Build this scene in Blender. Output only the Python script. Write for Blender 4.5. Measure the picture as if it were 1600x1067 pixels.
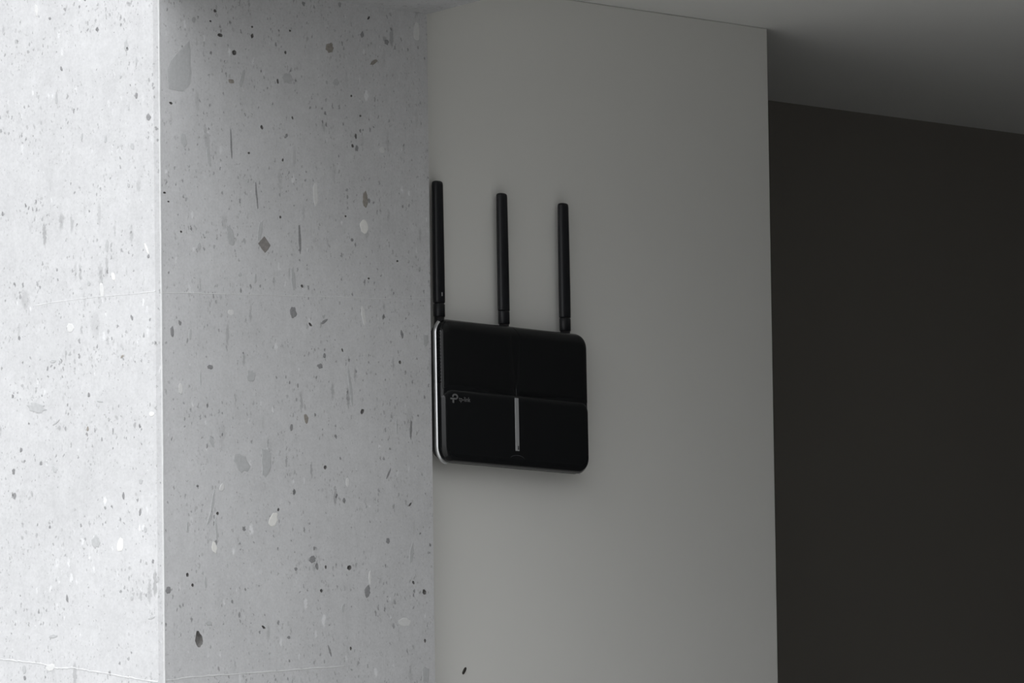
import bpy, bmesh, math, random
from mathutils import Vector, Matrix
from mathutils.geometry import delaunay_2d_cdt

for o in list(bpy.data.objects):
    bpy.data.objects.remove(o)
scene = bpy.context.scene
C = scene.collection

# ------------------------------------------------------------------ camera
# World axes: X runs along the walls (away to the right), Y goes into the walls, Z is up. Metres.
TH = math.radians(41.0)
PITCH = math.radians(4.8556)
ROLL = 0.0135
d = Vector((math.cos(TH), math.sin(TH), 0))
r = Vector((math.sin(TH), -math.cos(TH), 0))
fw = math.cos(PITCH) * d + math.sin(PITCH) * Vector((0, 0, 1))
u0 = -math.sin(PITCH) * d + math.cos(PITCH) * Vector((0, 0, 1))
xi = math.cos(ROLL) * r - math.sin(ROLL) * u0
yi = math.sin(ROLL) * r + math.cos(ROLL) * u0
cam_d = bpy.data.cameras.new('camera')
cam = bpy.data.objects.new('camera', cam_d)
C.objects.link(cam)
M = Matrix((xi, yi, -fw)).transposed().to_4x4()
M.translation = Vector((-4.82218, -4.22342, 1.6))
cam.matrix_world = M
cam_d.sensor_width = 36.0
cam_d.lens = 225.0
cam_d.clip_start = 0.1
cam_d.clip_end = 300.0
scene.camera = cam

# ------------------------------------------------------------------ sky (even overcast) and exposure
SKY = 1.0
scene.view_settings.view_transform = 'Standard'
scene.view_settings.look = 'None'
scene.view_settings.gamma = 1.0
scene.view_settings.use_curve_mapping = False
scene.view_settings.exposure = 1.38
w = bpy.data.worlds.new('overcast_sky')
scene.world = w
w.use_nodes = True
nt = w.node_tree
nt.nodes.clear()
tc = nt.nodes.new('ShaderNodeTexCoord')
sp = nt.nodes.new('ShaderNodeSeparateXYZ')
nt.links.new(tc.outputs['Generated'], sp.inputs[0])
mr = nt.nodes.new('ShaderNodeMapRange')
mr.inputs['From Min'].default_value = 0.0
mr.inputs['From Max'].default_value = 1.0
mr.inputs['To Min'].default_value = 0.30
mr.inputs['To Max'].default_value = 1.68
nt.links.new(sp.outputs['Z'], mr.inputs['Value'])
ml = nt.nodes.new('ShaderNodeMath')
ml.operation = 'MULTIPLY'
ml.inputs[1].default_value = SKY
nt.links.new(mr.outputs[0], ml.inputs[0])
bg = nt.nodes.new('ShaderNodeBackground')
bg.inputs['Color'].default_value = (0.965, 0.98, 1.0, 1)
nt.links.new(ml.outputs[0], bg.inputs['Strength'])
wo = nt.nodes.new('ShaderNodeOutputWorld')
nt.links.new(bg.outputs[0], wo.inputs[0])

# ------------------------------------------------------------------ materials
def new_mat(name):
    m = bpy.data.materials.new(name)
    m.use_nodes = True
    n = m.node_tree
    return m, n, n.nodes['Principled BSDF']

def plain(name, col, rough=0.5, metal=0.0, bump=0.0, bscale=800.0, var=0.04, vscale=60.0, coat=0.0, ior=1.45):
    m, n, p = new_mat(name)
    t = n.nodes.new('ShaderNodeTexCoord')
    nz = n.nodes.new('ShaderNodeTexNoise')
    nz.inputs['Scale'].default_value = vscale
    nz.inputs['Detail'].default_value = 4
    n.links.new(t.outputs['Object'], nz.inputs['Vector'])
    mx = n.nodes.new('ShaderNodeMix')
    mx.data_type = 'RGBA'
    mx.inputs['A'].default_value = tuple(c * (1 - var) for c in col) + (1,)
    mx.inputs['B'].default_value = tuple(min(1, c * (1 + var)) for c in col) + (1,)
    n.links.new(nz.outputs['Fac'], mx.inputs['Factor'])
    n.links.new(mx.outputs['Result'], p.inputs['Base Color'])
    p.inputs['Roughness'].default_value = rough
    p.inputs['Metallic'].default_value = metal
    p.inputs['IOR'].default_value = ior
    p.inputs['Coat Weight'].default_value = coat
    p.inputs['Coat Roughness'].default_value = 0.05
    if bump:
        b2 = n.nodes.new('ShaderNodeTexNoise')
        b2.inputs['Scale'].default_value = bscale
        b2.inputs['Detail'].default_value = 3
        n.links.new(t.outputs['Object'], b2.inputs['Vector'])
        bp = n.nodes.new('ShaderNodeBump')
        bp.inputs['Strength'].default_value = bump
        bp.inputs['Distance'].default_value = 0.001
        n.links.new(b2.outputs['Fac'], bp.inputs['Height'])
        n.links.new(bp.outputs[0], p.inputs['Normal'])
    return m

def concrete_mat(name, base):
    m, n, p = new_mat(name)
    L = n.links
    t = n.nodes.new('ShaderNodeTexCoord')
    def mapping(scale, loc=(0, 0, 0), rot=(0, 0, 0)):
        k = n.nodes.new('ShaderNodeMapping')
        k.inputs['Scale'].default_value = scale
        k.inputs['Location'].default_value = loc
        k.inputs['Rotation'].default_value = rot
        return k
    def math_(op, a, b=None, c=None):
        k = n.nodes.new('ShaderNodeMath')
        k.operation = op
        for i, v in enumerate((a, b, c)):
            if v is None:
                continue
            if isinstance(v, (int, float)):
                k.inputs[i].default_value = v
            else:
                L.new(v, k.inputs[i])
        return k.outputs[0]
    # gently warped coordinates so that no speck is a circle
    wn = n.nodes.new('ShaderNodeTexNoise')
    wn.inputs['Scale'].default_value = 260
    wn.inputs['Detail'].default_value = 2
    L.new(t.outputs['Object'], wn.inputs['Vector'])
    sub = n.nodes.new('ShaderNodeVectorMath')
    sub.operation = 'SUBTRACT'
    sub.inputs[1].default_value = (0.5, 0.5, 0.5)
    L.new(wn.outputs['Color'], sub.inputs[0])
    sc = n.nodes.new('ShaderNodeVectorMath')
    sc.operation = 'SCALE'
    sc.inputs['Scale'].default_value = 0.005
    L.new(sub.outputs[0], sc.inputs[0])
    ad = n.nodes.new('ShaderNodeVectorMath')
    ad.operation = 'ADD'
    L.new(t.outputs['Object'], ad.inputs[0])
    L.new(sc.outputs[0], ad.inputs[1])
    warped = ad.outputs[0]
    def spots(scale, stretch, tilt, rmax, power, soft, loc):
        """mask of scattered specks: one per cell, its radius from a random number of the cell"""
        mp = mapping((scale, scale, scale * stretch), loc, (tilt, tilt, 0))
        L.new(warped, mp.inputs['Vector'])
        v = n.nodes.new('ShaderNodeTexVoronoi')
        v.inputs['Scale'].default_value = 1.0
        v.inputs['Randomness'].default_value = 1.0
        L.new(mp.outputs[0], v.inputs['Vector'])
        s = n.nodes.new('ShaderNodeSeparateColor')
        L.new(v.outputs['Color'], s.inputs[0])
        rad = math_('MULTIPLY', math_('POWER', s.outputs[0], power), rmax)
        cl = n.nodes.new('ShaderNodeTexNoise')
        cl.inputs['Scale'].default_value = 28
        cl.inputs['Detail'].default_value = 2
        L.new(t.outputs['Object'], cl.inputs['Vector'])
        rad = math_('MULTIPLY', rad, math_('MULTIPLY_ADD', cl.outputs['Fac'], 2.2, -0.1))
        mrn = n.nodes.new('ShaderNodeMapRange')
        mrn.inputs['From Min'].default_value = -soft
        mrn.inputs['From Max'].default_value = soft
        L.new(math_('SUBTRACT', rad, v.outputs['Distance']), mrn.inputs['Value'])
        pres = math_('GREATER_THAN', rad, soft * 1.2)
        return math_('MULTIPLY', mrn.outputs[0], pres), s.outputs[1]
    # cloudy ground tone with faint vertical form-board streaks
    n1 = n.nodes.new('ShaderNodeTexNoise')
    n1.inputs['Scale'].default_value = 9
    n1.inputs['Detail'].default_value = 6
    n1.inputs['Roughness'].default_value = 0.6
    L.new(t.outputs['Object'], n1.inputs['Vector'])
    mp = mapping((160, 160, 6))
    L.new(t.outputs['Object'], mp.inputs['Vector'])
    n2 = n.nodes.new('ShaderNodeTexNoise')
    n2.inputs['Scale'].default_value = 1
    n2.inputs['Detail'].default_value = 3
    L.new(mp.outputs[0], n2.inputs['Vector'])
    n3 = n.nodes.new('ShaderNodeTexNoise')
    n3.inputs['Scale'].default_value = 420
    n3.inputs['Detail'].default_value = 4
    L.new(t.outputs['Object'], n3.inputs['Vector'])
    tone = math_('ADD', math_('MULTIPLY', n1.outputs['Fac'], 0.26), math_('MULTIPLY', n2.outputs['Fac'], 0.07))
    tone = math_('ADD', tone, math_('MULTIPLY', n3.outputs['Fac'], 0.26))
    n4 = n.nodes.new('ShaderNodeTexNoise')
    n4.inputs['Scale'].default_value = 75
    n4.inputs['Detail'].default_value = 5
    n4.inputs['Roughness'].default_value = 0.65
    L.new(t.outputs['Object'], n4.inputs['Vector'])
    tone = math_('ADD', tone, math_('MULTIPLY', n4.outputs['Fac'], 0.24))
    tone = math_('ADD', tone, 0.60)
    def darken(tone, mask, rnd, lo, hi):
        amt = math_('MULTIPLY_ADD', rnd, hi - lo, lo)
        return math_('MULTIPLY', tone, math_('SUBTRACT', 1.0, math_('MULTIPLY', mask, amt)))
    a = spots(100, 0.7, 0.0, 0.165, 2.0, 0.03, (0, 0, 0));      tone = darken(tone, a[0], a[1], 0.12, 0.55)
    a = spots(210, 0.6, 0.1, 0.26, 1.5, 0.06, (3.1, 1.7, 9.2));  tone = darken(tone, a[0], a[1], 0.08, 0.5)
    a = spots(340, 0.55, 0.1, 0.30, 1.3, 0.08, (5.1, 2.7, 3.2));  tone = darken(tone, a[0], a[1], 0.05, 0.32)
    a = spots(60, 0.8, -0.1, 0.13, 2.2, 0.022, (2.2, 5.9, 8.1));  tone = darken(tone, a[0], a[1], 0.2, 0.7)
    a = spots(90, 0.22, 0.12, 0.2, 2.0, 0.05, (7.7, 2.3, 1.1));  tone = darken(tone, a[0], a[1], 0.05, 0.32)
    a = spots(34, 0.4, -0.1, 0.16, 2.5, 0.03, (1.3, 8.8, 5.5));  tone = darken(tone, a[0], a[1], 0.05, 0.3)
    a = spots(42, 0.5, 0.1, 0.13, 2.5, 0.03, (4.3, 6.8, 2.5));   tone = darken(tone, a[0], a[1], -0.3, -0.08)
    a = spots(120, 0.4, 0.1, 0.2, 2.5, 0.05, (9.3, 3.8, 7.5));   tone = darken(tone, a[0], a[1], -0.25, -0.05)
    cb = n.nodes.new('ShaderNodeVectorMath')
    cb.operation = 'SCALE'
    cb.inputs[0].default_value = base
    L.new(tone, cb.inputs['Scale'])
    L.new(cb.outputs[0], p.inputs['Base Color'])
    p.inputs['Roughness'].default_value = 0.8
    p.inputs['Specular IOR Level'].default_value = 0.25
    bp = n.nodes.new('ShaderNodeBump')
    bp.inputs['Strength'].default_value = 0.25
    bp.inputs['Distance'].default_value = 0.0006
    L.new(tone, bp.inputs['Height'])
    L.new(bp.outputs[0], p.inputs['Normal'])
    return m

CONC = (0.532, 0.533, 0.540)
M_CONC = concrete_mat('cast_concrete', CONC)
M_PIT = plain('pit_dark', (0.17, 0.165, 0.16), 0.95, var=0.3, vscale=900)  # darker tone on the walls and floors of the air holes
M_CHIP = {
    'd': plain('stone_dark_grey', (0.25, 0.25, 0.255), 0.8, var=0.35, vscale=420),
    'D': plain('stone_umber', (0.235, 0.22, 0.21), 0.8, var=0.45, vscale=260),
    'g': plain('stone_grey', (0.445, 0.45, 0.455), 0.8, var=0.16, vscale=300),
    'l': plain('stone_pale', (0.62, 0.62, 0.615), 0.8, var=0.1, vscale=350),
    'L': plain('stone_white', (0.73, 0.725, 0.70), 0.8, var=0.08, vscale=350),
    'b': plain('stone_brown', (0.28, 0.26, 0.235), 0.85, var=0.4, vscale=350),
}
M_SEAM = plain('cement_fin', (0.60, 0.605, 0.605), 0.85, var=0.12, vscale=200)
M_PAINT = plain('white_wall_paint', (0.80, 0.795, 0.765), 0.75, bump=0.08, bscale=350, var=0.012, vscale=12)
M_CEIL = plain('white_ceiling_paint', (0.84, 0.84, 0.82), 0.85, bump=0.05, bscale=300, var=0.01, vscale=10)
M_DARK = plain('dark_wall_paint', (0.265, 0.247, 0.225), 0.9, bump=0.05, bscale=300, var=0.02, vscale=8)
M_INNER = plain('room_paint', (0.20, 0.19, 0.175), 0.85, var=0.03, vscale=6)
M_FLOOR = plain('dark_floor', (0.15, 0.145, 0.138), 0.7, var=0.1, vscale=5)
M_GROUND = plain('terrace_paving', (0.22, 0.218, 0.21), 0.85, var=0.1, vscale=3)
M_SHELL = plain('black_gloss_plastic', (0.010, 0.0105, 0.0115), 0.18, var=0.05)
M_PANEL = plain('black_panel', (0.010, 0.0105, 0.0112), 0.24, var=0.05)
M_GLOSS = plain('black_mirror_panel', (0.012, 0.0126, 0.0135), 0.11, var=0.05)
M_BASE = plain('black_matte_plastic', (0.012, 0.012, 0.013), 0.55, bump=0.1, bscale=2500, var=0.1)
M_ANT = plain('black_satin_plastic', (0.0125, 0.013, 0.0155), 0.42, bump=0.05, bscale=2500, var=0.1)
M_TRIM = plain('silver_trim', (0.82, 0.83, 0.84), 0.3, metal=0.85, var=0.02)
M_BAR = plain('frosted_light_bar', (0.34, 0.345, 0.35), 0.35, var=0.05)
M_PRINT = plain('grey_print', (0.15, 0.15, 0.15), 0.6, var=0.03)
M_FAINT = plain('dim_grey', (0.045, 0.045, 0.05), 0.5, var=0.03)
M_HOLE = plain('vent_black', (0.002, 0.002, 0.002), 0.9, var=0.02)
M_NAIL = plain('dark_steel', (0.06, 0.055, 0.05), 0.6, metal=0.3, var=0.2)

# ------------------------------------------------------------------ helpers
def link(name, me, mat, parent=None, smooth=False):
    o = bpy.data.objects.new(name, me)
    C.objects.link(o)
    if mat is not None and not me.materials:
        me.materials.append(mat)
    if parent is not None:
        o.parent = parent
    if smooth:
        for p_ in me.polygons:
            p_.use_smooth = True
    return o

def from_data(name, verts, faces, mat, parent=None, smooth=False, fix=True):
    me = bpy.data.meshes.new(name)
    me.from_pydata([tuple(v) for v in verts], [], faces)
    if fix:
        bm = bmesh.new()
        bm.from_mesh(me)
        bmesh.ops.recalc_face_normals(bm, faces=bm.faces)
        bm.to_mesh(me)
        bm.free()
    me.update()
    return link(name, me, mat, parent, smooth)

def box(name, x0, x1, y0, y1, z0, z1, mat, parent=None, bev=0.0):
    bm = bmesh.new()
    bmesh.ops.create_cube(bm, size=1.0)
    for v in bm.verts:
        v.co = Vector((x0 if v.co.x < 0 else x1, y0 if v.co.y < 0 else y1, z0 if v.co.z < 0 else z1))
    if bev:
        bmesh.ops.bevel(bm, geom=list(bm.edges), offset=bev, segments=3, affect='EDGES', profile=0.5)
    me = bpy.data.meshes.new(name)
    bm.to_mesh(me)
    bm.free()
    return link(name, me, mat, parent)

def prism(name, poly, z0, z1, mat, parent=None):
    n = len(poly)
    v = [(x, y, z0) for x, y in poly] + [(x, y, z1) for x, y in poly]
    f = [list(range(n))[::-1], list(range(n, 2 * n))] + [[i, (i + 1) % n, n + (i + 1) % n, n + i] for i in range(n)]
    return from_data(name, v, f, mat, parent)

def tag(o, label=None, cat=None, kind=None, group=None):
    if label: o['label'] = label
    if cat: o['category'] = cat
    if kind: o['kind'] = kind
    if group: o['group'] = group
    return o

# ------------------------------------------------------------------ the setting
XL, XF, XR = -0.5156, -0.5113, -0.130      # column: left face, start of front face after the chamfer, right end
YF = -0.04                                 # column front face
ZB, ZC = 2.4602, 2.5042                    # beam soffit, plaster ceiling
XE = 0.457                                 # free end of the painted wall
YD = 0.393                                 # dark wall behind

tag(box('wall_right', XR - 0.02, XE, 0.0, 0.42, 0.0, ZC, M_PAINT, bev=0.0015), 'white painted stub wall that carries the black router', kind='structure')
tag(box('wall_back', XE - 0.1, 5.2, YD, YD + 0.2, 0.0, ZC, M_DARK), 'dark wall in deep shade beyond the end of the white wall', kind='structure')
tag(box('ceiling', XR - 0.1, 5.2, -6.2, YD + 0.2, ZC, ZC + 0.25, M_CEIL), 'smooth white plaster ceiling above the white wall', kind='structure')
tag(box('floor', XL, 5.2, -6.2, YD + 0.2, -0.12, 0.0, M_FLOOR), 'dark grey floor of the room', kind='structure')
tag(box('wall_far', 5.0, 5.2, -6.0, YD, 0.0, ZC, M_INNER), 'plain wall at the far end of the room', kind='structure')
tag(box('wall_front', XL, 5.2, -6.2, -6.0, 0.0, ZC, M_INNER), 'plain wall closing the near side of the room', kind='structure')
tag(box('wall_left', XL + 0.1, XR, 0.40, 6.0, 0.0, 2.7, M_PAINT), 'outer wall running on behind the concrete column', kind='structure')
tag(box('wall_facade', XL, -0.26, -6.0, -1.22, 0.0, ZB, M_PAINT), 'outer wall on the far side of the opening beside the column', kind='structure')
tag(box('ground', -60, XL, -60, 60, -0.2, -0.02, M_GROUND), 'grey paving outside the open room', kind='structure')

# ------------------------------------------------------------------ concrete column
MARKS_R = """-0.4349 2.4347 5.8 3.8 0 k;-0.4412 2.4242 3.9 2.5 0 k;-0.4282 2.4119 8.7 4.4 0 k;-0.4089 2.397 7.7 5.7 0 k;-0.3837 2.4154 4.8 5.7 22 k;-0.3305 2.4252 3.9 2.5 0 k;-0.3836 2.4241 3.9 2.5 0 k;-0.2742 2.4135 12.5 10.7 0 b;
-0.2105 2.4053 13.5 4.4 -29 b;-0.2268 2.431 4.8 6.3 0 d;-0.1915 2.4267 6.7 5.7 0 d;-0.4137 2.3689 8.7 5 0 b;-0.3484 2.3745 3.9 6.3 0 k;-0.4966 2.341 5.8 3.2 0 k;-0.3339 2.3782 17.3 11.4 0 g;-0.4839 2.3775 38.5 53 0 T;
-0.2172 2.4483 2.9 5.7 41 k;-0.147 2.4409 9.6 17.7 0 l;-0.2966 2.2692 7.7 24 0 l;-0.4796 2.307 8.7 13.9 -22 g;-0.3986 2.3726 6.7 18.9 18 g;-0.1999 2.3197 7.7 6.3 0 l;-0.2378 2.33 3.9 6.3 0 k;-0.2426 2.3202 4.8 3.8 41 k;
-0.3716 2.328 4.8 5 -29 k;-0.3282 2.3408 2.9 3.8 -29 k;-0.3898 2.3018 4.8 2.5 0 k;-0.4146 2.3097 2.9 28.4 -3 d;-0.4457 2.2944 5.8 20.8 -12 g;-0.3797 2.2619 2.9 25.2 -6 d;-0.3372 2.4035 3.9 3.8 -29 k;-0.5063 2.2551 4.8 2.5 0 k;
-0.5012 2.247 3.9 1.9 0 k;-0.2249 2.2687 8.7 16.4 0 b;-0.231 2.3506 3.9 2.5 0 k;-0.3424 2.2987 2.9 3.8 29 k;-0.2436 2.3691 3.9 3.2 0 k;-0.2655 2.381 8.7 7.6 0 g;-0.3697 2.2151 19.3 17 0 D;-0.4167 2.2205 10.6 20.2 -18 g;
-0.3757 2.2276 6.7 22.1 12 g;-0.32 2.2246 3.9 31.5 -3 d;-0.3297 2.1856 6.7 22.7 -6 g;-0.2272 2.2422 12.5 12.6 22 L;-0.3302 2.1521 10.6 10.7 -22 d;-0.3059 2.1418 6.7 3.2 29 k;-0.2858 2.146 11.6 3.2 -29 d;-0.4976 2.1241 5.8 10.1 0 d;
-0.4733 2.1225 4.8 12.6 8 g;-0.4466 2.0935 7.7 5 0 d;-0.3902 2.0879 12.5 11.4 -29 g;-0.2502 2.0844 4.8 37.9 -9 g;-0.2297 2.1549 5.8 18.9 -12 l;-0.1741 2.1399 4.8 8.8 -15 d;-0.1393 2.1361 8.7 12.6 0 g;-0.1774 2.112 4.8 4.4 0 k;
-0.2331 2.0609 7.7 5 -41 k;-0.2929 2.1022 8.7 5 0 d;-0.2864 2.1131 4.8 5 0 d;-0.3137 2.0504 6.7 10.1 -22 b;-0.3346 2.0408 4.8 6.3 22 d;-0.3171 2.1783 4.8 3.8 0 k;-0.487 2.0708 5.8 11.4 0 l;-0.4599 2.0825 2.9 18.9 0 g;
-0.4169 2.147 8.7 5.7 0 l;-0.1794 2.2114 3.9 2.5 0 k;-0.2216 2.1917 3.9 2.5 0 k;-0.2539 2.2504 3.9 2.5 0 k;-0.3468 2.2432 3.9 3.2 0 k;-0.445 2.0224 5.8 12.6 -29 g;-0.1626 2.0466 3.9 18.9 3 d;-0.1832 2.0488 2.9 15.1 0 g;
-0.46 2.2072 6.7 7.6 0 g;-0.2451 2.2278 4.8 3.2 0 d;-0.404 2.184 5.8 3.8 0 g;-0.3827 2.181 3.9 10.1 0 g;-0.2607 2.1194 2.9 4.4 -35 k;-0.4842 2.2196 3.9 2.5 0 k;-0.465 1.8348 12.5 17.7 -15 K;-0.3068 1.9149 9.6 7.6 -15 d;
-0.2541 1.9084 8.7 5.7 0 K;-0.2879 1.908 3.9 4.4 0 k;-0.2287 1.8861 8.7 12 15 d;-0.2248 1.8992 3.9 13.9 0 l;-0.3611 1.9512 9.6 16.4 32 L;-0.4429 1.9224 6.7 10.7 -8 L;-0.4449 1.9641 4.8 25.2 12 g;-0.4486 1.9501 4.8 17.7 29 g;
-0.44 1.9382 3.9 21.5 -6 g;-0.5059 1.8802 7.7 8.2 -15 d;-0.1982 1.9362 6.7 6.3 15 d;-0.1639 1.9247 5.8 22.7 9 g;-0.1458 1.8876 6.7 6.9 -41 k;-0.1616 1.8966 3.9 4.4 -41 k;-0.2946 1.885 4.8 4.4 -29 k;-0.4798 1.8953 4.8 5 -29 k;
-0.473 1.8858 3.9 4.4 0 k;-0.4517 1.8507 9.6 5.7 0 g;-0.376 1.8481 6.7 3.2 29 k;-0.3413 1.8391 4.8 3.2 0 d;-0.4315 1.9798 8.7 6.3 -52 l;-0.4039 2.0035 24.1 16.4 29 g;-0.371 2.0066 15.4 30.3 0 g;-0.3538 1.9613 3.9 4.4 22 k;
-0.2554 1.9915 4.8 9.5 0 l;-0.1961 2.0019 2.9 13.2 32 d;-0.1454 1.8067 12.5 17.7 0 g;-0.2536 1.8303 3.9 4.4 0 k;-0.1457 1.8399 3.9 4.4 0 k;-0.2837 1.8279 2.9 13.2 -22 d;-0.3304 1.905 4.8 3.2 0 d;-0.1649 1.973 7.7 2.5 -41 k;
-0.2639 1.8685 4.8 7.6 0 g;-0.2872 2.0045 4.8 5 41 k;-0.438 1.9547 4.8 3.8 0 k;-0.4555 1.8887 4.8 11.4 0 g;-0.4792 1.94 4.8 12.6 0 g;-0.1754 1.8574 17.3 8.2 0 l"""
MARKS_L = """-0.0289 2.327 7.4 6.9 -25 d;-0.0131 2.3486 4.1 6.3 0 d;-0.0001 2.398 5.8 11.4 0 g;-0.0018 2.3948 3.3 3.8 0 d;0.0866 2.3842 3.3 5.7 -19 d;0.1017 2.4338 3.3 3.2 0 d;0.1681 2.2509 3.3 4.4 0 d;0.0598 2.3159 2.5 7.6 10 g;
0.0281 2.3113 3.3 7.6 7 g;-0.0019 2.2648 3.3 5 -31 g;0.1199 2.4437 4.9 11.4 -7 l;0.026 2.4287 2.5 6.3 -13 g;-0.0074 2.3015 4.9 7.6 -19 g;0.0938 2.3559 4.1 12.6 0 g;-0.0135 2.3821 2.5 8.8 0 g;0.0276 2.2093 4.9 12.6 0 g;
0.1229 2.0609 26.4 11.4 13 g;0.0772 2.1346 9.9 8.8 0 l;-0.0248 2.2029 2.5 11.4 -25 L;0.0194 2.1794 4.1 8.8 -19 L;0.0084 2.1027 4.9 2.5 -25 b;0.0551 2.0368 3.3 5 0 b;0.0971 2.0453 2.5 10.7 62 g;0.0378 2.062 2.5 9.5 -80 g;
-0.0297 2.0459 6.6 4.4 0 L;0.1466 2.1294 3.3 4.4 0 d;0.0531 2.069 3.3 5 0 d;-0.0047 2.1388 3.3 5.7 -19 d;0.0519 2.1751 4.1 6.3 0 g;-0.0273 2.1954 3.3 3.8 0 d;0.1558 2.074 3.3 4.4 -19 d;0.0349 2.1683 5.8 13.9 -7 l;
0.1008 2.1043 8.2 3.8 0 g;0.0452 1.9294 11.5 12.6 -7 g;0.013 1.9249 8.2 13.2 13 L;0.0083 1.9712 3.3 8.2 -4 d;0.1002 2.0009 4.9 7.6 -25 g;0.0843 1.877 3.3 8.2 -13 d;0.1427 1.8115 5.8 8.8 0 g;0.142 1.8035 4.1 5 0 d;
-0.0297 1.9074 3.3 3.8 0 d;-0.0146 1.9834 5.8 5 -48 g;-0.0135 1.9545 3.3 6.9 7 d;-0.0274 1.8546 2.5 8.8 80 g;0.145 2.0217 4.1 5 0 d;-0.02 1.9379 4.1 5.7 0 g;-0.0016 1.8742 4.1 5 0 g;0.1068 1.9462 3.3 3.2 0 d;
0.1035 1.8419 4.1 11.4 85 g;0.1073 1.8122 6.6 11.4 80 l"""

def parse(s):
    out = []
    for q in s.replace('\n', '').split(';'):
        a = q.split()
        out.append((float(a[0]), float(a[1]), float(a[2]) / 1000, float(a[3]) / 1000, math.radians(float(a[4])), a[5]))
    return out

rnd = random.Random(7)
def blob(w, h, rot, n, jag, kind):
    """irregular outline of a stone or an air hole, centred on 0,0"""
    pts = []
    e = 1.0
    slender = h > 2.2 * w
    for i in range(n):
        a = 2 * math.pi * i / n + rnd.uniform(-0.12, 0.12)
        k = 1 + rnd.uniform(-jag, jag)
        x, y = math.cos(a), math.sin(a)
        if slender:                               # spindle with pointed ends
            x = math.copysign(abs(x) ** 0.62, x) * (1 - 0.2 * abs(y)) * 0.95
        x, y = 0.5 * w * k * x, 0.5 * h * k * y
        c, s_ = math.cos(rot), math.sin(rot)
        pts.append((x * c + y * s_, -x * s_ + y * c))
    return pts

marks_r, marks_l = parse(MARKS_R), parse(MARKS_L)
pits = [m for m in marks_r if m[5] in 'kK']
chips_r = [m for m in marks_r if m[5] not in 'kK']

# front face with real air holes
outer = [(XF, 0.0), (XR - 0.0015, 0.0), (XR - 0.0015, ZB), (XF, ZB)]
v2 = [Vector(p) for p in outer]
f2 = [[0, 1, 2, 3]]
holes = []
for (s, z, w_, h_, rt, t) in pits:
    w_, h_ = w_ * 0.8, h_ * 0.85
    n = 14 if t == 'K' else 9
    b = blob(w_, h_, rt, n, 0.16, t)
    ids = list(range(len(v2), len(v2) + n))
    v2 += [Vector((max(XF + 0.001, min(XR - 0.003, s + x)), z + y)) for x, y in b]
    f2.append(ids)
    holes.append((ids, s, z, min(w_, h_)))
rv, re, rf, ov, oe, of = delaunay_2d_cdt(v2, [], f2, 1, 1e-6)
verts = [(p.x, YF, p.y) for p in rv]
faces = [list(f) for f, o_ in zip(rf, of) if not any(i > 0 for i in o_)]
mats = [0] * len(faces)
remap = {}
for new, olds in enumerate(ov):
    for o_ in olds:
        remap[o_] = new
for ids, s, z, m_ in holes:
    top = [remap[i] for i in ids]
    dep = min(0.004, 0.9 * m_)
    ring = []
    for i in top:
        x, _, zz = verts[i]
        verts.append((s + (x - s) * 0.72, YF + dep, z + (zz - z) * 0.72))
        ring.append(len(verts) - 1)
    n = len(top)
    for k in range(n):
        faces.append([top[k], top[(k + 1) % n], ring[(k + 1) % n], ring[k]]); mats.append(1)
    faces.append(ring); mats.append(1)
def quad(*pts):
    k = len(verts)
    verts.extend(pts)
    faces.append(list(range(k, k + len(pts)))); mats.append(0)
YB = 0.46
quad((XL, YF + 0.0043, 0), (XL, YF + 0.0043, ZB), (XL, YB, ZB), (XL, YB, 0))          # left face
quad((XF, YF, 0), (XF, YF, ZB), (XL, YF + 0.0043, ZB), (XL, YF + 0.0043, 0))          # chamfer
quad((XR - 0.0015, YF, 0), (XR - 0.0015, YF, ZB), (XR, YF + 0.0015, ZB), (XR, YF + 0.0015, 0))
quad((XR, YF + 0.0015, 0), (XR, YF + 0.0015, ZB), (XR, YB, ZB), (XR, YB, 0))
quad((XL, YB, 0), (XL, YB, ZB), (XR, YB, ZB), (XR, YB, 0))
quad((XF, YF, ZB), (XR - 0.0015, YF, ZB), (XR, YF + 0.0015, ZB), (XR, YB, ZB), (XL, YB, ZB), (XL, YF + 0.0043, ZB))
me = bpy.data.meshes.new('concrete_column')
me.from_pydata(verts, [], faces)
me.materials.append(M_CONC)
me.materials.append(M_PIT)
for p_, mi in zip(me.polygons, mats):
    p_.material_index = mi
me.update()
column = link('concrete_column', me, None)
tag(column, 'pale grey cast concrete column speckled with stones and air holes', 'column')

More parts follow.
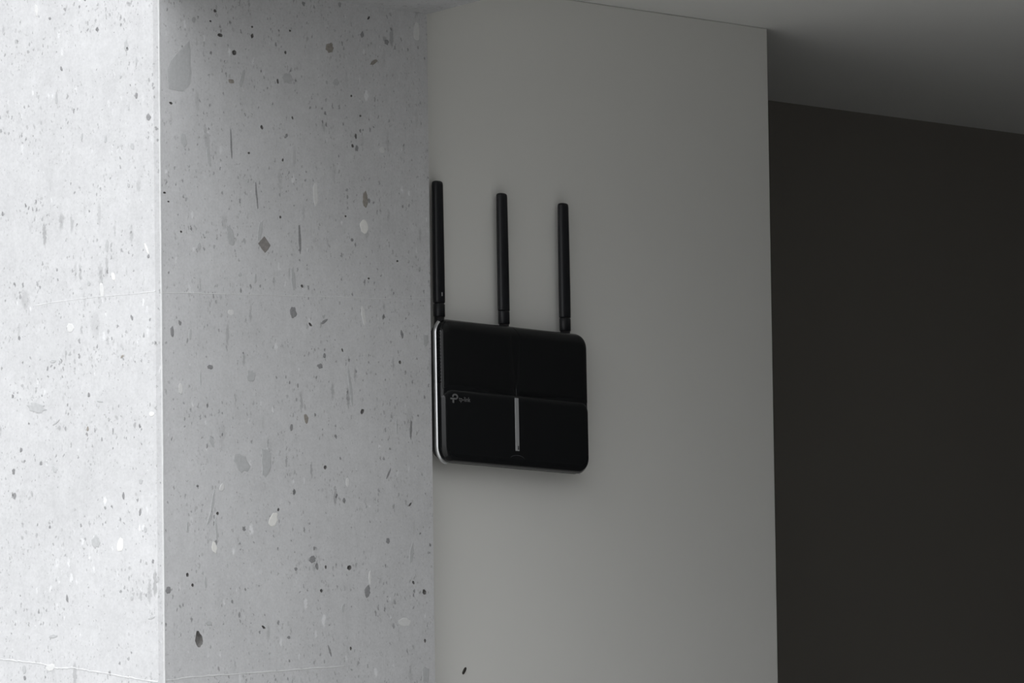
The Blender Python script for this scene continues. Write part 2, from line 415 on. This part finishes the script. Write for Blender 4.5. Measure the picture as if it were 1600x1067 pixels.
def chip(s, z, w_, h_, rt, t, face):
    w_, h_ = (w_, h_) if t in 'lL' else (w_ * 0.9, h_ * 0.95)
    n = 16 if w_ * h_ > 0.6e-4 else 10
    b = blob(w_, h_, rt, n, 0.22 if t in 'gbDd' else 0.14, t)
    if t == 'D':      # four-cornered stone
        b = [(0, .5 * h_), (.3 * w_, .2 * h_), (.5 * w_, -.02 * h_), (.28 * w_, -.3 * h_), (.05 * w_, -.5 * h_), (-.25 * w_, -.25 * h_), (-.5 * w_, .03 * h_), (-.22 * w_, .3 * h_)]
        n = len(b)
    if t == 'T':      # broad three-cornered patch
        b = [(x * w_, y * h_) for x, y in ((.38, .5), (.43, .3), (.42, .05), (.46, -.1), (.40, -.32), (.12, -.48), (-.2, -.47), (-.45, -.46), (-.5, -.1), (-.36, .08), (-.12, .22), (.12, .36))]
        n, t = len(b), 'g'
    e = 0.00018
    v = []
    for lev, k in ((-0.0012, 1.0), (e, 1.0), (e * 1.7, 0.82)):
        for x, y in b:
            v.append((s + x * k, YF - lev, z + y * k) if face == 'R' else (XL - lev, s - x * k, z + y * k))
    f = [[j * n + i, j * n + (i + 1) % n, (j + 1) * n + (i + 1) % n, (j + 1) * n + i] for j in (0, 1) for i in range(n)]
    f += [list(range(2 * n, 3 * n)), list(range(n))[::-1]]
    return from_data('stone_chip', v, f, M_CHIP[t], column)
for m_ in chips_r:
    chip(*m_, 'R')
for m_ in marks_l:
    chip(*m_, 'L')

def ridge(name, pts, face, wd, hg, mat, jit=0.0004):
    """low cement ridge left by a formwork joint"""
    P = []
    for (a, b), (c, e) in zip(pts[:-1], pts[1:]):
        for i in range(8):
            k = i / 8
            P.append((a + (c - a) * k, b + (e - b) * k + rnd.uniform(-jit, jit), wd * rnd.uniform(0.3, 1.2)))
    P.append(pts[-1] + (wd * 0.4,))
    v = []
    for s, z, ww in P:
        for dz, lev in ((ww, -0.0004), (ww * 0.4, hg), (-ww * 0.4, hg), (-ww, -0.0004)):
            v.append((s, YF - lev, z + dz) if face == 'R' else (XL - lev, s, z + dz))
    f = [[i * 4 + j, i * 4 + j + 1, i * 4 + j + 5, i * 4 + j + 4] for i in range(len(P) - 1) for j in range(3)]
    return from_data(name, v, f, mat, column)
ridge('formwork_seam', [(-0.5127, 2.1602), (-0.4307, 2.1639), (-0.3641, 2.1668), (-0.2736, 2.1704), (-0.1996, 2.173), (-0.13, 2.1791)], 'R', 0.0008, 0.00016, M_SEAM)
ridge('formwork_seam', [(-0.0361, 2.1615), (0.0001, 2.161), (0.0426, 2.1616), (0.0855, 2.1609), (0.1245, 2.1594)], 'L', 0.0007, 0.00016, M_SEAM)
ridge('formwork_seam', [(-0.5104, 1.7955), (-0.4663, 1.7998), (-0.4138, 1.803), (-0.3427, 1.8078), (-0.2612, 1.8135)], 'R', 0.0010, 0.00022, M_SEAM)
ridge('formwork_seam', [(-0.035, 1.7938), (0.0044, 1.7998), (0.0466, 1.806), (0.079, 1.8112), (0.0978, 1.8113), (0.1236, 1.817), (0.1496, 1.8196), (0.1757, 1.8223)], 'L', 0.0012, 0.0003, M_SEAM)
# thin fin along the chamfered arris
v, f = [], []
NZ = 220
for i in range(NZ + 1):
    z = ZB * i / NZ
    q = 0.00055 * rnd.uniform(0.7, 1.25)
    v += [(XF - 0.0009, YF + 0.0012, z), (XF - 0.0008, YF - q * 0.9, z), (XF + q * 0.7, YF - q, z), (XF + 0.0009, YF + 0.0004, z)]
for i in range(NZ):
    for j in range(3):
        f.append([i * 4 + j, i * 4 + j + 1, i * 4 + j + 5, i * 4 + j + 4])
tag(from_data('arris_fin', v, f, M_SEAM, column), 'thin pale cement fin along the column corner')

# beam on the column: its soffit shows at the very top of the picture, haunched where it meets the column
beam = prism('concrete_beam', [(XL, YB), (XL, -6.2), (-0.26, -6.2), (-0.26, -0.40), (-0.1305, -0.04), (XR, YB)], ZB, 2.95, M_CONC)
tag(beam, 'rough grey concrete beam resting on top of the speckled column', 'beam')

# ------------------------------------------------------------------ wall router
root = bpy.data.objects.new('wifi_router', None)
C.objects.link(root)
root.location = (0.0092, 0.0, 2.0871)
root.rotation_euler = (-0.022, 0.018, 0.0)
tag(root, 'black wall-mounted wireless router with three upright antennas', 'router')
W, H, RC = 0.2285, 0.1458, 0.0165

def rrect(w_, h_, rad, n=10):
    """rounded rectangle, counter-clockwise from the bottom right corner; rad may be four values br,tr,tl,bl"""
    if not isinstance(rad, (tuple, list)):
        rad = (rad,) * 4
    out = []
    for (sx, sz, a0), rr in zip(((1, -1, -90), (1, 1, 0), (-1, 1, 90), (-1, -1, 180)), rad):
        rr = max(rr, 0.0004)
        cx, cz = sx * (w_ / 2 - rr), sz * (h_ / 2 - rr)
        for i in range(n + 1):
            a = math.radians(a0 + 90 * i / n)
            out.append((cx + rr * math.cos(a), cz + rr * math.sin(a)))
    return out

def loft(name, rings, mat, parent, caps=(True, True), smooth=True, closed=True):
    """rings: lists of (x, y, z) of equal length"""
    n = len(rings[0])
    v = [p for rg in rings for p in rg]
    f = []
    for j in range(len(rings) - 1):
        for i in range(n if closed else n - 1):
            f.append([j * n + i, j * n + (i + 1) % n, (j + 1) * n + (i + 1) % n, (j + 1) * n + i])
    if caps[0]: f.append(list(range(n))[::-1])
    if caps[1]: f.append(list(range((len(rings) - 1) * n, len(rings) * n)))
    o = from_data(name, v, f, mat, parent, smooth)
    if smooth:
        for p_ in o.data.polygons:
            if len(p_.vertices) > 4:
                p_.use_smooth = False
    return o

def body_ring(ins, nrm):
    return [(x, -nrm, z) for x, z in rrect(W - 2 * ins, H - 2 * ins, RC - ins * 0.8)]

MM = 0.001
loft('base_shell', [body_ring(i * MM, n * MM) for i, n in ((16, 1.0), (15, 1.6), (8, 8), (4, 14), (2.2, 17.8), (1.6, 19.0), (2.6, 20.6))], M_BASE, root)
FP = [(2.2, 21.2), (1.7, 22.3), (1.6, 23.2), (1.8, 24.6), (2.6, 26.2), (3.8, 27.6), (5.6, 28.7), (8.4, 29.4), (11, 29.7)]
loft('front_shell', [body_ring(i * MM, n * MM) for i, n in FP], M_SHELL, root)

# silver strip: left and right flanks, running out under the corners
full = rrect(1, 1, 0.1)
N = len(full)                                    # 44 points: br 0-10, tr 11-21, tl 22-32, bl 33-43
for idx in ([*range(26, 44)], [*range(3, 18)]):
    prof = ((2.4, 19.2), (0.25, 19.35), (0.0, 19.7), (0.1, 20.2), (1.45, 22.2), (1.9, 22.4), (2.6, 22.4))
    rings = []
    for i, n_ in prof:
        rg = body_ring(i * MM, n_ * MM)
        rings.append([rg[k] for k in idx])
    loft('silver_trim', rings, M_TRIM, root, caps=(False, False), closed=False)

def inset_at(x, z):
    qx, qz = abs(x) - (W / 2 - RC), abs(z) - (H / 2 - RC)
    dist = math.hypot(max(qx, 0), max(qz, 0)) + min(max(qx, qz), 0) - RC
    return -dist * 1000
def surf(x, z):
    i = inset_at(x, z)
    pts = [(a, b) for a, b in FP[2:]]
    if i <= pts[0][0]: return pts[0][1] * MM
    for (a, b), (c, e) in zip(pts[:-1], pts[1:]):
        if i <= c:
            return (b + (e - b) * (i - a) / (c - a)) * MM
    return pts[-1][1] * MM

def panel(name, cx, cz, w_, h_, rad, lift, mat, steps):
    rings = []
    for ins, up in steps:
        rr = [max(q - ins * MM, 0.0006) for q in rad]
        rings.append([(cx + x, -(surf(cx + x, cz + z) + (lift * up - 0.0) * MM), cz + z) for x, z in rrect(w_ - 2 * ins * MM, h_ - 2 * ins * MM, rr)])
    return loft(name, rings, mat, root, caps=(False, True))

ST = ((0, -0.8), (0, 0.5), (0.5, 1.0), (1.2, 1.05), (2.5, 1.05), (4, 1.05), (6, 1.05), (8, 1.05), (10, 1.05))
top_z, split, low_z = H / 2 - 0.0025, 0.0005, -H / 2 + 0.0022
pw = W / 2 - 0.0038
mid = -0.0022
for sx in (-1, 1):
    rad = (0.001, 0.014, 0.001, 0.001) if sx > 0 else (0.001, 0.001, 0.014, 0.001)
    xa, xb = (mid + 0.0004, pw) if sx > 0 else (-pw, mid - 0.0004)
    panel('upper_panel', (xa + xb) / 2, (top_z + split + 0.0004) / 2, xb - xa, top_z - split - 0.0004, rad, 0.35, M_PANEL, ST)
# lower panel: a raised glossy plate with sloping flanks
lx, lt, lb = W / 2 - 0.0018, split + 0.0036, -H / 2 + 0.0018
rings = []
for ins, n_ in ((0, 24.4), (0.3, 25.4), (1.0, 26.7), (2.6, 28.7), (3.6, 29.6), (4.8, 30.15), (6.2, 30.35), (8.0, 30.4)):
    rr = [q - ins * MM * 0.8 for q in (0.0155, 0.0125, 0.0125, 0.0155)]
    rings.append([(x, -n_ * MM, (lt + lb) / 2 + z) for x, z in rrect(2 * (lx - ins * MM), lt - lb - 2 * ins * MM, rr)])
lower = loft('lower_panel', rings, M_GLOSS, root, caps=(False, True))

FRONT = 30.4 * MM
# light bar in the middle of the lower panel
bz0, bz1 = -0.0547, -0.0014
bar = box('light_bar', mid - 0.0028, mid + 0.0028, -(FRONT + 0.0005), -(FRONT - 0.001), bz0, bz1, M_BAR, root, bev=0.0003)
tag(bar, 'narrow pale grey light strip down the front')
box('power_light', mid + 0.0002, mid + 0.0018, -(FRONT + 0.0007), -(FRONT + 0.0002), bz0 + 0.0012, bz0 + 0.0050, M_FAINT, bar)
# thin dim grey arc under the light bar
v, f = [], []
for i in range(13):
    a = math.radians(-60 + 10 * i)
    for q in (0.0, 0.0007):
        v.append((mid + 0.012 * math.sin(a), -(FRONT + 0.00005), bz0 - 0.0098 + 0.005 * math.cos(a) + q))
for i in range(12):
    f.append([2 * i, 2 * i + 2, 2 * i + 3, 2 * i + 1])
from_data('faint_arc', v, f, M_FAINT, root)

# emblem and lettering at the upper left of the lower panel
def flat(name, outline_rings, faces_, y, th, mat, parent):
    n = len(outline_rings)
    v = [(x, y, z) for x, z in outline_rings] + [(x, y - th, z) for x, z in outline_rings]
    f = [[i + n for i in fc] for fc in faces_]
    f += [fc[::-1] for fc in faces_]
    edges = {}
    for fc in faces_:
        for a, b in zip(fc, fc[1:] + fc[:1]):
            edges[(a, b)] = edges.get((a, b), 0) + 1
    for (a, b) in edges:
        if (b, a) not in edges:
            f.append([a, b, b + n, a + n])
    return from_data(name, v, f, mat, parent)
YT = -(FRONT + 0.00002)
ex, ez = -0.0950, -0.0062
pts, fcs = [], []
NR = 22
for i in range(NR + 1):                          # open ring, its gap at the lower left
    a = math.radians(-90 + 285 * i / NR)
    pts += [(ex + 0.0044 * math.cos(a), ez + 0.0030 * math.sin(a)), (ex + 0.0022 * math.cos(a), ez + 0.0014 * math.sin(a))]
for i in range(NR):
    fcs.append([2 * i, 2 * i + 2, 2 * i + 3, 2 * i + 1])
k = len(pts)
pts += [(ex - 0.0072, ez - 0.0030), (ex, ez - 0.0030), (ex, ez - 0.0013), (ex - 0.0072, ez - 0.0013)]
fcs.append([k, k + 1, k + 2, k + 3])
k = len(pts)
pts += [(ex - 0.0042, ez - 0.0064), (ex - 0.0016, ez - 0.0064), (ex - 0.0016, ez - 0.0029), (ex - 0.0042, ez - 0.0029)]
fcs.append([k, k + 1, k + 2, k + 3])
logo = flat('emblem', pts, fcs, YT, 0.00012, M_PRINT, root)
tag(logo, 'small grey looped emblem on the front')
cu = bpy.data.curves.new('lettering', 'FONT')
cu.body = 'tp-link'
cu.size = 0.0066
cu.extrude = 0.00006
to = bpy.data.objects.new('lettering_curve', cu)
C.objects.link(to)
dg = bpy.context.evaluated_depsgraph_get()
tm = bpy.data.meshes.new_from_object(to.evaluated_get(dg))
bpy.data.objects.remove(to)
tm.name = 'lettering'
for vv in tm.vertices:
    x, y, z = vv.co
    vv.co = (ex + 0.0056 + x * 1.0, YT - z, ez - 0.0040 + y)
tm.materials.clear()
letter = link('lettering', tm, M_PRINT, root)
tag(letter, 'small grey tp-link lettering')

# two columns of tiny vent holes on the left flank of the upper half
v, f = [], []
for c_, nn in ((0, 25.0), (1, 26.6)):
    for i in range(17):
        z = 0.006 + i * 0.0033 + c_ * 0.0016
        xin = 1.15 if c_ == 0 else 2.3
        x0, y0 = -W / 2 + xin * MM - 0.00005, -nn * MM
        k = len(v)
        for q in range(6):
            a = math.pi * 2 * q / 6
            t_ = 0.0006 * math.cos(a)
            v.append((x0 + t_ * 0.5 - 0.0001, y0 - t_ * 0.85 - 0.0001, z + 0.0006 * math.sin(a)))
        f.append(list(range(k, k + 6)))
tag(from_data('vent_holes', v, f, M_HOLE, root, fix=False), kind='stuff')

# antennas
def sect(cx, cy, z, a, b, n=20, e=2.6):
    out = []
    for i in range(n):
        t_ = 2 * math.pi * i / n
        c_, s_ = math.cos(t_), math.sin(t_)
        out.append((cx + a * math.copysign(abs(c_) ** (2 / e), c_), cy + b * math.copysign(abs(s_) ** (2 / e), s_), z))
    return out
def antenna(xb, xt, zt, glint, nk):
    zb = 0.0885
    yb, yt = -0.0135, -0.0150
    rings = []
    for k, sc_ in ((0, nk), (0.006, 0.98 + (nk - 0.86) * 0.12), (0.02, 1.0), (0.25, 1.0), (0.5, 0.985), (0.75, 0.96), (0.965, 0.93), (0.985, 0.89), (0.995, 0.78), (1.0, 0.55)):
        x, y, z = xb + (xt - xb) * k, yb + (yt - yb) * k, zb + (zt - zb) * k
        rings.append(sect(x, y, z, 0.0071 * sc_, 0.0041 * sc_))
    an = loft('antenna', rings, M_ANT, root)
    z0 = zb - 0.0005
    loft('hinge', [sect(xb, yb, z, a, b, e=2.3) for z, a, b in ((z0, 0.0065 * nk, 0.0042 * nk), (z0 - 0.0008, 0.0068, 0.0044), (z0 - 0.0125, 0.0068, 0.0044), (z0 - 0.0135, 0.0060, 0.0038))], M_ANT, an)
    loft('socket', [sect(xb, yb, z, a, b, e=2.0) for z, a, b in ((z0 - 0.0133, 0.0058, 0.0042), (0.0640, 0.0060, 0.0050))], M_BASE, an)
    if glint:
        box('painted_glint', xb - 0.0008, xb + 0.0008, yb - 0.0044, yb - 0.0036, zb + 0.0068, zb + 0.0105, M_BAR, an, bev=0.0002)  # small highlight on the antenna, put in as a pale raised box
    return an
antenna(-0.0975, -0.0988, 0.2107, True, 0.86)
antenna(0.0002, -0.0015, 0.2072, False, 1.0)
antenna(0.0948, 0.0933, 0.2056, False, 0.95)

# ------------------------------------------------------------------ small marks on the white wall
nail = bpy.data.objects.new('masonry_nail', None)
C.objects.link(nail)
nail.location = (-0.0433, 0.0, 1.8134)
nail.rotation_euler = (0, math.radians(38), 0)
tag(nail, 'short dark nail stub in the white wall below the router', 'nail')
loft('shank', [sect(0, 0, 0, 0.0016, 0.0016)] and [[(p[0], yy, p[1]) for p in [(q[0], q[1]) for q in sect(0, 0, 0, 0.0015 * k, 0.0042 * k)]] for yy, k in ((0.0006, 1), (-0.0008, 1), (-0.0012, 0.8))], M_NAIL, nail)
